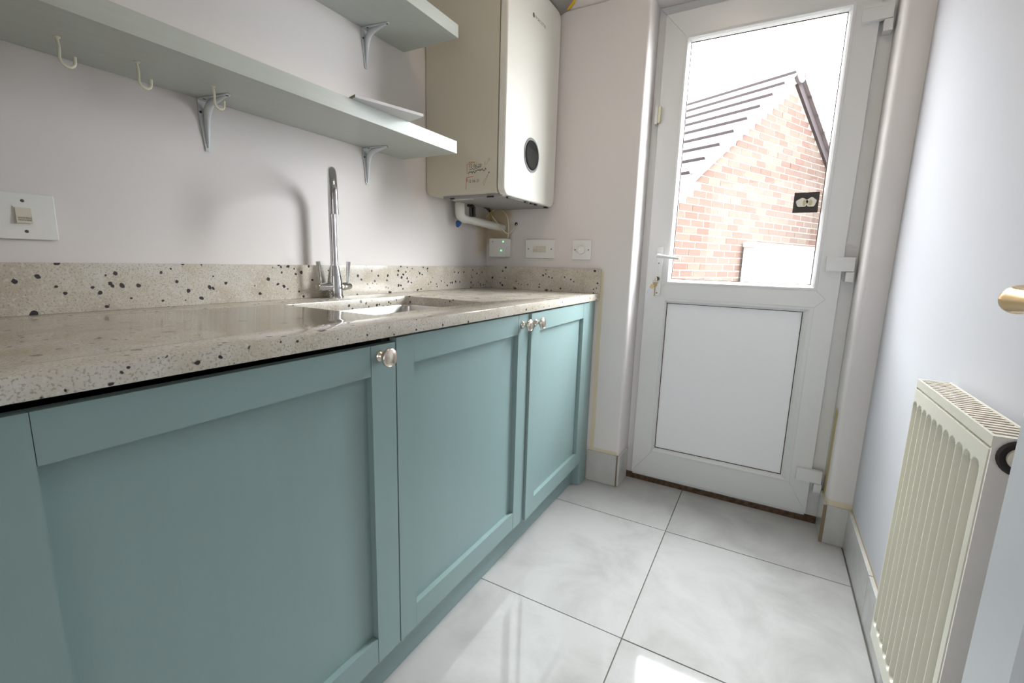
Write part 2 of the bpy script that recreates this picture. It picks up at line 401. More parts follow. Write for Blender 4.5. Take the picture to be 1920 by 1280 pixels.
# the outer brick face of this house, around the door opening
bm = BM(); box(bm, -5.0, DX0, 0.199, OUT, -0.3, 5.4); box(bm, DX1, 7.0, 0.199, OUT, -0.3, 5.4); box(bm, DX0, DX1, 0.199, OUT, DTOP, 5.4)
struct(obj('wall_outer', bm, mat('outer_brickwork', (0.26, 0.15, 0.11, 1), 0.95, var=0.1)))
# unseen block added left of the door to cut sky light on the right wall
struct(obj('wall_blocker_left', B(-2.4, -0.20, OUT, 1.75, -0.3, 4.2), mat('pale_render', (0.36, 0.36, 0.37, 1), 0.9)))
# unseen block added right of the door to cut sky light on the gable
struct(obj('wall_blocker_right', B(3.0, 3.9, 4.3, 10.0, -0.3, 5.2), mat('grey_render', (0.30, 0.30, 0.31, 1), 0.9)))
# near wall with the open internal doorway
bm = BM(); box(bm, -0.12, 0.72, YN - 0.1, YN, 0, CEIL); box(bm, 1.555, W + 0.12, YN - 0.1, YN, 0, CEIL); box(bm, 0.72, 1.555, YN - 0.1, YN, 2.05, CEIL)
struct(obj('wall_near', bm, M['kitchen']))
# adjoining room behind the camera
bm = BM(); box(bm, -1.3, -1.2, -5.2, YN - 0.1, 0, CEIL); box(bm, 3.0, 3.1, -5.2, YN - 0.1, 0, CEIL); box(bm, -1.3, 3.1, -5.3, -5.2, 0, CEIL)
box(bm, -1.3, -0.12, YN - 0.1, YN, 0, CEIL); box(bm, W + 0.12, 3.1, YN - 0.1, YN, 0, CEIL); box(bm, -1.3, -0.1, -5.2, YN, CEIL, CEIL + 0.1)
struct(obj('wall_adjoining', bm, M['kitchen']))

# floor: grout bed with porcelain tiles
fl = struct(obj('floor', B(-1.3, 3.1, -5.3, REC + 0.02, -0.06, -0.006), M['grout'], org=(0.8, -1, 0)), 'grout bed under large pale grey porcelain floor tiles')
TX, TY, G = 1.0155, -0.2542, 0.0016
def tile_at(x0, x1, y0, y1, tilt=(0, 0)):
    bm = B(x0 + G, x1 - G, y0 + G, y1 - G, -0.010, 0.0)
    o = obj('tile', bm, M['tile'], fl, org=((x0 + x1) / 2, (y0 + y1) / 2, 0.0), bevel=0.0009, seg=1)
    o.rotation_euler = (R(tilt[0]), R(tilt[1]), 0)
for ix, (x0, x1) in enumerate(((TX - 0.6, TX), (TX, 1.606))):
    for iy, (y0, y1) in enumerate(((TY, REC + 0.004), (TY - .6, TY), (TY - 1.2, TY - .6), (TY - 1.8, TY - 1.2), (TY - 2.4, TY - 1.8))):
        if iy == 0:
            x0b = 0.746 if False else x0
            tile_at(x0, x1, y0, y1)
        else: tile_at(x0, x1, y0, y1, (random.uniform(-.08, .08), random.uniform(-.08, .08)))

# tile skirting
bb = struct(obj('baseboard_back', B(0.596, 0.736, -0.009, 0.0, 0.001, 0.149), M['skirt'], org=(0.66, 0, 0), bevel=0.001, seg=1))
obj('tile', B(DX0, DX0 + 0.009, -0.009, REC - 0.004, 0.001, 0.149), M['skirt'], bb, bevel=0.001, seg=1)
obj('edge_strip', B(0.7365, 0.7425, -0.0105, 0.0, 0.001, 0.150), M['tile_edge'], bb)
b2 = struct(obj('baseboard_back', B(DX1 + 0.002, W - 0.010, -0.009, 0.0, 0.001, 0.150), M['skirt'], org=(1.58, 0, 0), bevel=0.001, seg=1))
obj('tile', B(DX1 - 0.009, DX1, -0.005, REC - 0.004, 0.001, 0.150), M['skirt'], b2, bevel=0.001, seg=1)
obj('edge_strip', B(DX1 - 0.0095, DX1 + 0.0015, -0.0105, -0.0055, 0.001, 0.151), M['tile_edge'], b2)
br = struct(obj('baseboard_right', B(W - 0.010, W, -0.418, -0.002, 0.001, 0.150), M['skirt'], org=(W, -1, 0), bevel=0.001, seg=1))
for y0, y1, z1 in ((-1.02, -0.42, 0.149), (-1.62, -1.022, 0.150), (-2.2, -1.622, 0.150)):
    obj('tile', B(W - 0.010, W, y0, y1, 0.001, z1), M['skirt'], br, bevel=0.001, seg=1)

# ------------------------------------------------------------------ back door (uPVC, half glazed)
door = sempty('door_1', (1.14, REC, 0)); door['label'] = 'white half-glazed back door with solid lower panel'
LX0, LX1, LZ0, LZ1 = 0.777, 1.494, 0.036, 2.034
YF = 0.127; YB = 0.187
fr = BM()
prism(fr, [(DX0, 0.02), (DX0 + 0.048, 0.02), (DX0 + 0.048, DTOP - 0.05), (DX0, DTOP)], XZ, 0.150, 0.215)
prism(fr, [(DX1, 0.02), (DX1, DTOP), (DX1 - 0.055, DTOP - 0.05), (DX1 - 0.055, 0.02)], XZ, 0.150, 0.215)
prism(fr, [(DX0, DTOP), (DX0 + 0.048, DTOP - 0.05), (DX1 - 0.055, DTOP - 0.05), (DX1, DTOP)], XZ, 0.150, 0.215)
obj('door_frame', fr, M['upvc'], door, bevel=0.002, seg=1)
obj('threshold', B(DX0, DX1, 0.128, 0.215, -0.004, 0.022), M['threshold'], door, bevel=0.004)
leaf = obj('door_leaf', B(LX0 + 0.06, LX1 - 0.06, YF + 0.034, YB - 0.004, 0.10, 0.95), M['upvc'], door)
GX0, GX1, GZ0, GZ1 = 0.881, 1.4035, 0.9615, 1.919   # glazed opening
PX0, PX1, PZ0, PZ1 = 0.872, 1.391, 0.171, 0.857     # lower panel
BD = 0.020
SL, SR = GX0 - BD, GX1 + BD
TZ = GZ1 + BD; MZ1 = GZ0 - BD; MZ0 = PZ1 + BD; BZ = PZ0 - BD
mid = (MZ0 + MZ1) / 2; nib = 0.032
pieces = [
    ('stile', [(LX0, LZ0), (SL, BZ), (SL, MZ0), (SL - nib, mid), (SL, MZ1), (SL, TZ), (LX0, LZ1)]),
    ('stile', [(LX1, LZ0), (LX1, LZ1), (SR, TZ), (SR, MZ1), (SR + nib, mid), (SR, MZ0), (SR, BZ)]),
    ('rail', [(LX0, LZ1), (SL, TZ), (SR, TZ), (LX1, LZ1)]),
    ('rail', [(LX0, LZ0), (LX1, LZ0), (SR, BZ), (SL, BZ)]),
    ('rail', [(SL, MZ0), (SR, MZ0), (SR + nib, mid), (SR, MZ1), (SL, MZ1), (SL - nib, mid)])]
for n, p in pieces:
    o = obj(n, prism(BM(), p, XZ, YF, YB), M['upvc'], leaf, bevel=0.0013, seg=2)
def bead_ring(x0, x1, z0, z1, ox0, ox1, oz0, oz1, y0, y1):
    # chamfered glazing bead around an opening
    bm = BM()
    rings = []
    for k, y in ((1.0, y0 - 0.001), (0.55, y0 - 0.003), (0.25, y0 + 0.004), (0.0, y1 - 0.004), (0.0, y1 + 0.012), (1.0, y1 + 0.012)):
        a0, a1, c0, c1 = x0 + (ox0 - x0) * k, x1 + (ox1 - x1) * k, z0 + (oz0 - z0) * k, z1 + (oz1 - z1) * k
        rings.append([bm.verts.new(p) for p in ((a0, y, c0), (a1, y, c0), (a1, y, c1), (a0, y, c1))])
    for a, b in zip(rings, rings[1:] + rings[:1]):
        for k in range(4): bm.faces.new((a[k], a[(k + 1) % 4], b[(k + 1) % 4], b[k]))
    bmesh.ops.recalc_face_normals(bm, faces=bm.faces[:]); return bm
obj('glazing_bead', bead_ring(GX0, GX1, GZ0, GZ1, SL, SR, MZ1, TZ, YF, 0.144), M['upvc'], leaf)
obj('glazing_bead', bead_ring(PX0, PX1, PZ0, PZ1, SL - 0.002, SR, BZ, MZ0, YF, 0.144), M['upvc'], leaf)
def ring(x0, x1, z0, z1, t, y0, y1):
    bm = BM(); box(bm, x0, x0 + t, y0, y1, z0, z1); box(bm, x1 - t, x1, y0, y1, z0, z1); box(bm, x0 + t, x1 - t, y0, y1, z0, z0 + t); box(bm, x0 + t, x1 - t, y0, y1, z1 - t, z1); return bm
obj('gasket', ring(GX0, GX1, GZ0, GZ1, 0.0028, 0.146, 0.150), M['gasket'], leaf)
obj('gasket', ring(PX0, PX1, PZ0, PZ1, 0.0030, 0.146, 0.151), M['gasket'], leaf)
obj('glass_pane', B(GX0 - 0.008, GX1 + 0.008, 0.151, 0.155, GZ0 - 0.008, GZ1 + 0.008), M['glass'], leaf)
obj('lower_panel', B(PX0 - 0.008, PX1 + 0.008, 0.1475, 0.1760, PZ0 - 0.008, PZ1 + 0.008), M['upvc_panel'], leaf)
obj('draught_strip', B(LX0 + 0.004, LX1 - 0.004, YF + 0.006, YF + 0.016, 0.024, 0.037), M['upvc'], leaf)
# flag hinges
for zt in (1.912, 1.069, 0.231):
    h = obj('hinge', B(1.442, 1.528, 0.108, YF, zt - 0.052, zt), M['upvc'], door, bevel=0.004, seg=2)
    obj('hinge_lip', B(1.444, 1.527, 0.1065, 0.110, zt - 0.012, zt - 0.003), M['upvc'], h, bevel=0.0008, seg=1)
    obj('hinge_knuckle', B(1.5055, 1.531, 0.110, 0.150, zt - 0.090, zt - 0.054), M['upvc'], h, bevel=0.004, seg=2)
# lock side catch
kp = obj('lock_catch', B(0.7625, 0.7745, 0.114, 0.150, 1.612, 1.683), M['upvc'], door, bevel=0.002)
obj('catch_keep', B(0.7765, 0.7865, 0.110, YF, 1.615, 1.679), mat('cream_catch', (0.62, 0.58, 0.42, 1), 0.4), kp, bevel=0.002)
# lever handle
hp = obj('handle_plate', prism(BM(), rrect(0.8165, 0.8445, 0.888, 1.104, 0.010), XZ, 0.117, YF), M['upvc'], door, bevel=0.003, seg=2)
lv = BM(); tube(lv, [(0.829, 0.120, 1.062), (0.829, 0.085, 1.062), (0.832, 0.077, 1.061), (0.840, 0.074, 1.060), (0.88, 0.074, 1.056), (0.919, 0.076, 1.052)], [0.010, 0.009, 0.0085, 0.0075, 0.0065, 0.005], 12)
obj('lever', lv, M['upvc'], hp, smooth=True)
obj('lock_cylinder', lathe(BM(), [(0.0, 0), (0.009, 0), (0.009, 0.010), (0.008, 0.011), (0, 0.011)], (0.829, 0.1175, 0.963), (0, -1, 0), 16), M['screw'], hp, smooth=True)
for z in (1.03, 0.90): obj('screw', lathe(BM(), [(0.003, 0), (0.003, 0.0012), (0, 0.0015)], (0.8295, 0.117, z), (0, -1, 0), 10), M['screw'], hp)
# keys hanging in the lock
k = thing('key_ring', 'bunch of keys with a pale blue tag hanging from the back door lock', 'keys', (0.829, 0.105, 0.963))
bm = BM(); prism(bm, rrect(-0.0035, 0.0035, -0.004, 0.004, 0.001), lambda a, b, d: (0.829 + a * .4, d, 0.963 + b), 0.086, 0.106); lathe(bm, [(0, -0.001), (0.0105, -0.001), (0.0105, 0.001), (0, 0.001)], (0.829, 0.086, 0.963), (1, 0, 0.2), 18)
obj('lock_key', bm, M['key'], k)
bm = BM(); c = Vector((0.827, 0.082, 0.948)); tube(bm, arc(c, (0.3, 0.1, 0.9), (0.9, -0.1, -0.3), 0.012, 0, 360, 20), 0.0012, 6, False); obj('split_ring', bm, M['chrome'], k, smooth=True)
bm = BM(); prism(bm, [(-.008, 0), (.008, 0), (.009, -.014), (.0035, -.022), (.0035, -.058), (-.002, -.062), (-.002, -.05), (-.003, -.022), (-.009, -.014)], lambda a, b, d: (0.828 + a, 0.080 + d, 0.948 + b), -0.001, 0.001); obj('loose_key', bm, M['key'], k)
def tilted(cx, cz, ang, y):
    ca, sa = math.cos(R(ang)), math.sin(R(ang)); return lambda a, b, d: (cx + a * ca - b * sa, y + d, cz + a * sa + b * ca)
obj('key_tag', prism(BM(), rrect(-0.0075, 0.0075, -0.060, -0.026, 0.002), tilted(0.825, 0.946, -30, 0.079), -0.002, 0.002), M['tag'], k, bevel=0.0006, seg=1)
obj('tag_holder', prism(BM(), rrect(-0.008, 0.008, -0.028, -0.010, 0.003), tilted(0.825, 0.946, -30, 0.079), -0.0025, 0.0025), M['tag_orange'], k, bevel=0.0006, seg=1)
# square sticker on the glass
st = obj('window_sticker', B(1.3105, 1.3925, 0.1502, 0.1508, 1.2355, 1.3105), M['sticker']); tag(st, 'small square black sticker with white motif on the door glass', 'sticker')
def blob(cx, cz, rx, rz, lift, m, n):
    bm = BM(); prism(bm, [(cx + rx * (1 + .08 * math.sin(5 * t)) * math.cos(t), cz + rz * (1 + .08 * math.sin(5 * t)) * math.sin(t)) for t in [2 * math.pi * q / 20 for q in range(20)]], XZ, 0.1500 - lift, 0.1503); obj(n, bm, m, st)
blob(1.3385, 1.273, 0.0195, 0.0165, 0.0002, M['sticker_white'], 'motif'); blob(1.3685, 1.274, 0.0165, 0.0175, 0.0002, M['sticker_white'], 'motif')
blob(1.3465, 1.272, 0.0055, 0.0125, 0.0004, M['sticker_cream'], 'motif_shade'); blob(1.3655, 1.272, 0.007, 0.0115, 0.0004, M['sticker_cream'], 'motif_shade')

# ------------------------------------------------------------------ base cabinets
XF = 0.594; TH = 0.020; XB = XF - TH
CZ0, CZ1, ZB, ZT = 0.121, 0.855, 0.1215, 0.850
def knob(parent, y, z):
    prof = [(0, 0), (0.0105, 0), (0.0115, 0.0015), (0.0110, 0.004), (0.0085, 0.0060), (0.0060, 0.010), (0.0055, 0.015), (0.0075, 0.018), (0.0150, 0.0205), (0.0180, 0.0235), (0.0185, 0.0270), (0.0175, 0.0295), (0.0158, 0.0303), (0.0153, 0.0298), (0.0140, 0.0304), (0.008, 0.0322), (0, 0.0328)]
    prof = [(r * 1.07, h * 1.05) for r, h in prof]
    return obj('knob', lathe(BM(), prof, (XF, y, z), (1, 0, 0), 32), M['nickel'], parent, smooth=True, angle=50)
def cabinet(y0, y1, sl, sr, knob_y, label, ztop, proud=0.0, rail=0.058, knob_z=0.823, ajar=0.0):
    t = thing('base_cabinet', label, 'cabinet', (0.30, (y0 + y1) / 2, 0.12), 'sage green base cabinets')
    bm = BM()
    box(bm, 0.05, XB - 0.003, y0 + 0.001, y0 + 0.018, CZ0, CZ1 - 0.003); box(bm, 0.05, XB - 0.003, y1 - 0.018, y1 - 0.001, CZ0, CZ1 - 0.003)
    box(bm, 0.05, XB - 0.003, y0 + 0.018, y1 - 0.018, CZ0, CZ0 + 0.018); box(bm, 0.03, 0.045, y0 + 0.001, y1 - 0.001, CZ0, CZ1 - 0.003)
    obj('carcass', bm, M['carcass'], t)
    X0, X1 = XB + proud, XF + proud
    d = obj('door', B(X0 - 0.001, X1 - 0.0150, y0 + sl - 0.008, y1 - sr + 0.008, ZB + rail - 0.008, ztop - rail + 0.008), M['cab'], t)
    a, b = y0 + 0.0015, y1 - 0.0015
    obj('stile', B(X0, X1, a, y0 + sl, ZB, ztop), M['cab'], d, bevel=0.0012, seg=2)
    obj('stile', B(X0, X1, y1 - sr, b, ZB, ztop), M['cab'], d, bevel=0.0012, seg=2)
    obj('rail', B(X0, X1 - 0.0006, y0 + sl + 0.0009, y1 - sr - 0.0009, ztop - rail, ztop), M['cab_flat'], d, bevel=0.0012, seg=2)
    obj('rail', B(X0, X1 - 0.0006, y0 + sl + 0.0009, y1 - sr - 0.0009, ZB, ZB + rail), M['cab_flat'], d, bevel=0.0012, seg=2)
    knob(d, knob_y, knob_z)
    if ajar:      # not quite shut: swung out about its right-hand hinge
        h = Vector((X0, y1, 0)) - ORG[t.name]; h.z = 0
        rot = Matrix.Rotation(R(ajar), 4, 'Z'); d.rotation_euler = (0, 0, R(ajar)); d.location = h - rot @ h
    return t
cabinet(-1.889, -1.2715, 0.068, 0.0685, -1.317, 'nearest sage green base cabinet, its knob on the right below the sink', 0.846, 0, 0.062)
cabinet(-1.2715, -0.661, 0.056, 0.070, -0.706, 'middle sage green base cabinet with its knob at the upper right', 0.8545, 0.0008, 0.062)
cabinet(-0.661, -0.092, 0.066, 0.070, -0.632, 'sage green base cabinet nearest the back wall, knob at upper left', 0.8545, 0.001, 0.062, 0.823, 0.9)
pl = obj('plinth', B(0.535, 0.551, -2.2, -0.092, 0.001, 0.120), M['cab_flat'], bevel=0.001, seg=1); tag(pl, 'long recessed green plinth along the floor under the base cabinets', 'plinth')
fp = obj('end_panel', prism(BM(), rrect(0.05, XF - 0.002, -0.091, -0.0105, (0, 0.012, 0.006, 0)), XY, 0.001, 0.857), M['cab'], smooth=True); tag(fp, 'green end post reaching the floor between last cabinet and back wall', 'panel')
# a further unit beyond the left edge of the frame
obj_ = cabinet(-2.2, -1.8895, 0.055, 0.055, -1.92, 'sage green base cabinet at the very left, cut off by the frame edge', 0.846, 0, 0.062)

# ------------------------------------------------------------------ worktop, upstands, sink, tap
H, HB, DC = 0.890, 0.8605, 0.606
SX0, SX1, SY0, SY1 = 0.150, 0.486, -1.222, -0.752
def worktop():
    bm = BM()
    outer = [(0.002, -2.25), (DC, -2.25), (DC, -0.002), (0.002, -0.002)]
    hole = rrect(SX0, SX1, SY0, SY1, 0.012, 4)
    def loop(pts, z): return [bm.verts.new((x, y, z)) for x, y in pts]
    for z, flip in ((H, False), (HB, True)):
        o = loop(outer, z); h = loop(hole, z)
        es = [bm.edges.new((o[k], o[(k + 1) % 4])) for k in range(4)] + [bm.edges.new((h[k], h[(k + 1) % len(h)])) for k in range(len(h))]
        bmesh.ops.triangle_fill(bm, use_beauty=True, use_dissolve=False, edges=es)
        if flip: ob, hb = o, h
        else: ot, ht = o, h
    for k in range(4): bm.faces.new((ob[k], ob[(k + 1) % 4], ot[(k + 1) % 4], ot[k]))
    n = len(hb)
    for k in range(n): bm.faces.new((hb[k], ht[k], ht[(k + 1) % n], hb[(k + 1) % n]))
    bmesh.ops.recalc_face_normals(bm, faces=bm.faces[:])
    # soften the long front edge
    es = [e for e in bm.edges if all(abs(v.co.x - DC) < 1e-5 for v in e.verts) and abs(e.verts[0].co.z - e.verts[1].co.z) < 1e-5]
    es += [e for e in bm.edges if all(v in ht for v in e.verts)]
    bmesh.ops.bevel(bm, geom=es, offset=0.0022, segments=2, affect='EDGES', profile=0.5)
    return bm
wt = obj('worktop', worktop(), M['granite'], smooth=True, org=(0.3, -1.1, HB)); tag(wt, 'long polished speckled granite worktop with sink cut-out over green cabinets', 'worktop')
u1 = obj('upstand', B(0.0015, 0.0205, -2.25, -0.022, H + 0.0005, 0.9915), M['granite'], bevel=0.0012); tag(u1, 'long speckled granite upstand along the left wall behind the tap', 'upstand', 'granite upstands')
u2 = obj('upstand', B(0.0015, 0.610, -0.0215, -0.0015, H + 0.0005, 0.995), M['granite'], bevel=0.0012, org=(0.4, 0.3, 0.2)); tag(u2, 'short speckled granite upstand on the back wall below the switches', 'upstand', 'granite upstands')
# undermounted bowl
bm = BM(); rings = []
for ins, z, rad in ((-0.018, HB - 0.0010, 0.03), (0.000, HB - 0.0010, 0.03), (0.003, HB - 0.006, 0.032), (0.007, 0.72, 0.04), (0.020, 0.695, 0.05), (0.05, 0.688, 0.04)):
    rings.append([bm.verts.new((x, y, z)) for x, y in rrect(SX0 + ins, SX1 - ins, SY0 + ins, SY1 - ins, rad, 6)])
for a, b in zip(rings, rings[1:]):
    for q in range(len(a)): bm.faces.new((a[q], a[(q + 1) % len(a)], b[(q + 1) % len(a)], b[q]))
bm.faces.new(rings[-1]); bmesh.ops.recalc_face_normals(bm, faces=bm.faces[:])
for f in bm.faces: f.normal_flip()
sk = thing('sink', 'stainless steel undermounted sink bowl set into the granite worktop', 'sink', (0.318, -0.987, 0.688))
so = obj('bowl', bm, M['steel'], sk, smooth=True)
md = so.modifiers.new('thickness', 'SOLIDIFY'); md.thickness = 0.0012; md.offset = 0
obj('drain', lathe(BM(), [(0.04, 0), (0.04, 0.003), (0.032, 0.004), (0.030, 0.002), (0.0, 0.002)], (0.318, -0.987, 0.6885), (0, 0, 1), 28), M['chrome'], sk, smooth=True)
# mixer tap
BX, BY = 0.056, -0.978
tp = thing('mixer_tap', 'tall chrome swan-neck mixer tap with two levers behind the sink', 'tap', (BX, BY, H))
obj('body', lathe(BM(), [(0.0, 0.0), (0.0255, 0.0), (0.0260, 0.003), (0.0255, 0.006), (0.0235, 0.008), (0.0232, 0.030), (0.0215, 0.055), (0.0180, 0.078), (0.0150, 0.094), (0.0142, 0.100), (0.0115, 0.101), (0, 0.101)], (BX, BY, H), (0, 0, 1), 32), M['chrome'], tp, smooth=True, angle=45)
dirv = Vector((0.150, -0.117, 0)).normalized(); rad = 0.0925
pts = [(BX, BY, H + 0.095), (BX, BY, 1.05), (BX, BY, 1.10), (BX, BY, 1.170)] + arc((BX + dirv.x * rad, BY + dirv.y * rad, 1.170), -dirv, (0, 0, 1), rad, 8, 172, 18)
tipx = Vector((BX, BY, 0)) + dirv * (2 * rad)
pts += [(tipx.x, tipx.y, 1.170), (tipx.x, tipx.y, 1.136)]
obj('spout', tube(BM(), pts, [0.0115] * (len(pts) - 1) + [0.0115], 20), M['chrome'], tp, smooth=True, angle=45)
obj('aerator', lathe(BM(), [(0, 0), (0.0122, 0), (0.0122, 0.014), (0.0115, 0.0145), (0, 0.0145)], (tipx.x, tipx.y, 1.1335), (0, 0, 1), 20), M['chrome'], tp, smooth=True, angle=40)
for s, ye in ((-1, -1.043), (1, -0.917)):
    L = abs(ye - BY)
    h = obj('handle', lathe(BM(), [(0.0150, 0.012), (0.0150, 0.024), (0.0145, 0.026), (0.0140, L * 0.55), (0.0110, L - 0.004), (0.0095, L), (0, L)], (BX, BY, 0.925), (0, s, 0.0), 24), M['chrome'], tp, smooth=True, angle=40)
    yl = ye - s * 0.010
    obj('lever', tube(BM(), [(BX, yl, 0.930), (BX, yl + s * 0.001, 0.955), (BX, yl + s * 0.003, 0.985), (BX, yl + s * 0.005, 1.004)], [0.0040, 0.0048, 0.0060, 0.0068], 14), M['chrome'], h, smooth=True, angle=45)

# ------------------------------------------------------------------ shelves, brackets, hooks, loose board
lo = obj('wall_shelf', B(0.001, 0.2515, -2.25, -0.596, 1.3905, 1.4310), M['shelf'], bevel=0.0015); tag(lo, 'lower painted grey-green wall shelf, the long one with cup hooks beneath', 'shelf', 'painted wall shelves')
up = obj('wall_shelf', B(0.001, 0.2470, -2.25, -0.586, 1.7665, 1.8070), M['shelf'], bevel=0.0015); tag(up, 'upper painted grey-green wall shelf ending beside the boiler top', 'shelf', 'painted wall shelves')
def bracket(y, z, label):
    t = thing('shelf_bracket', label, 'bracket', (0.0, y, z), 'white shelf brackets')
    bm = BM()
    prism(bm, [(y - .017, z), (y + .017, z), (y + .016, z - .035), (y + .0065, z - .108), (y + .005, z - .120), (y - .005, z - .120), (y - .0065, z - .108), (y - .016, z - .035)], YZ, 0.0006, 0.0032)
    obj('wall_leg', bm, M['bracket'], t)
    bm = BM()
    prism(bm, [(0.0006, y - .017), (.035, y - .016), (.096, y - .0065), (.108, y - .005), (.108, y + .005), (.096, y + .0065), (.035, y + .016), (0.0006, y + .017)], XY, z - 0.0030, z - 0.0004)
    obj('shelf_leg', bm, M['bracket'], t)
    bm = BM()
    path = [(0.003, y, z - .112), (0.006, y, z - .080), (0.009, y, z - .045), (0.014, y, z - .026), (0.026, y, z - .014), (0.045, y, z - .009), (0.075, y, z - .005), (0.098, y, z - .0025)]
    tube(bm, path, [0.0025, 0.005, 0.0075, 0.0095, 0.0095, 0.0075, 0.005, 0.0025], 10); obj('rib', bm, M['bracket'], t, smooth=True)
    for s in (-1, 1): obj('screw', lathe(BM(), [(0.0030, 0), (0.0030, 0.001), (0, 0.0015)], (0.0032, y + s * 0.0115, z - .030), (1, 0, 0), 10), M['screw'], t)
    obj('screw', lathe(BM(), [(0.0026, 0), (0.0026, 0.001), (0, 0.0015)], (0.0032, y, z - .116), (1, 0, 0), 10), M['bracket'], t)
    for xx, yy in ((0.024, -0.011), (0.101, 0)): obj('screw', lathe(BM(), [(0.0032, 0), (0.0032, 0.001), (0, 0.0015)], (xx, y + yy, z - .003), (0, 0, -1), 10), M['screw'], t)
bracket(-1.302, 1.3900, 'white steel bracket under the lower shelf behind a cup hook')
bracket(-0.780, 1.3900, 'white steel bracket under the lower shelf, nearer the boiler')
bracket(-0.772, 1.7660, 'white steel bracket under the upper shelf beside the boiler')
def hook(x, y, label):
    t = thing('cup_hook', label, 'hook', (x, y, 1.3905), 'cup hooks under the lower shelf')
    z = 1.3905
    p = [(x, y, z), (x, y, z - .006), (x, y + .001, z - .014), (x + 0.001, y + .0005, z - .024), (x + 0.001, y, z - .032)] + [Vector((x + 0.001, y + .0105, z - .036)) + Vector((0, -math.cos(R(a)) * .0105, -math.sin(R(a)) * .0105)) for a in (10, 45, 80, 115, 150, 175)] + [(x + 0.001, y + .0215, z - .026)]
    obj('wire', tube(BM(), p, 0.0026, 8), M['hook'], t, smooth=True)
    obj('collar', lathe(BM(), [(0.0050, 0), (0.0050, 0.0015), (0.003, 0.0030), (0, 0.003)], (x, y, z), (0, 0, -1), 12), M['hook'], t, smooth=True)
hook(0.116, -1.6035, 'cream cup hook under the shelf, farthest left')
hook(0.121, -1.487, 'cream cup hook under the shelf, the middle one of three')
hook(0.126, -1.346, 'cream cup hook hanging in front of a shelf bracket')
bd = BM()
prism(bd, [(0.268, -1.065), (0.326, -0.862), (0.115, -0.803), (0.057, -1.006)], XY, 1.4315, 1.4395)
bd.faces.ensure_lookup_table(); bd.faces[5].material_index = 1  # near end face takes the dark brown edge colour
q = obj('loose_board', bd, [M['board'], M['board_edge']], bevel=0.0004, seg=1); tag(q, 'thin white offcut board lying askew on the lower shelf, overhanging its edge', 'board')

# ------------------------------------------------------------------ boiler and its pipework
BY0, BY1, BZ0, BZ1 = -0.466, -0.022, 1.268, 2.060
bo = thing('boiler', 'tall white wall-hung combi boiler with round dial in the corner', 'boiler', (0.18, -0.24, BZ0))
bm = BM(); prism(bm, rrect(0.003, 0.338, BZ0 + 0.004, BZ1, (0.030, 0.004, 0.02, 0.02)), XZ, BY0, BY1)
obj('casing', bm, M['boiler_side'], bo, bevel=0.003, seg=2)
bm = BM(); prism(bm, rrect(BY0 - 0.0015, BY1, BZ0 - 0.003, BZ1, 0.034, 8), YZ, 0.341, 0.373)
obj('front_cover', bm, M['boiler_front'], bo, bevel=0.007, seg=4)
bm = BM(); box(bm, 0.075, 0.352, BY0 + 0.02, BY1 - 0.01, BZ0 - 0.006, BZ0 + 0.004); obj('underside_panel', bm, M['boiler_under'], bo, bevel=0.002, seg=1)
for x, y, w_, l_ in ((0.355, -0.405, .010, .016), (0.357, -0.262, .010, .022), (0.357, -0.215, .008, .014), (0.357, -0.175, .009, .016), (0.357, -0.075, .010, .022), (0.12, -0.445, .02, .006), (0.30, -0.447, .03, .006)):
    obj('clip', B(x - w_ / 2, x + w_ / 2, y - l_ / 2, y + l_ / 2, BZ0 - 0.0095, BZ0 - 0.004), M['hose'], bo)
obj('seam_strip', B(0.10, 0.20, BY0 + 0.05, BY0 + 0.056, BZ0 - 0.009, BZ0 - 0.005), M['boiler_front'], bo)
# dial
DYc, DZc = -0.258, 1.4425
dr = obj('dial', lathe(BM(), [(0, 0), (0.0660, 0), (0.0660, 0.002), (0.0620, 0.0045), (0.0575, 0.002), (0, 0.002)], (0.373, DYc, DZc), (1, 0, 0), 40), M['dial_ring'], bo, smooth=True, angle=30)
for v in dr.data.vertices: pass
obj('dial_glass', lathe(BM(), [(0, 0), (0.0570, 0), (0.0550, 0.0035), (0, 0.0040)], (0.3745, DYc, DZc), (1, 0, 0), 40), M['dial'], dr, smooth=True)
bm = BM(); prism(bm, [(DYc + 0.0500 * math.cos(R(t)), DZc + 0.0500 * math.sin(R(t))) for t in range(150, 379, 12)], YZ, 0.3783, 0.3789); obj('display', bm, M['dial_grey'], dr)
# logo on the front cover
LOG = lambda a, b: (0.3734, -0.2205 + a, 1.945 + b)
obj('logo_lettering', text_bm('WORCESTER', 0.0165, lambda a, b: (0.3734, -0.2180 + a, 1.9445 + b)), M['print_grey'], bo)
bm = BM(); prism(bm, [(-0.2770 + 0.0085 * math.cos(t), 1.9452 + 0.0085 * math.sin(t)) for t in [2 * math.pi * i / 16 for i in range(16)]], YZ, 0.3731, 0.3734); obj('logo_emblem', bm, M['print_grey'], bo)
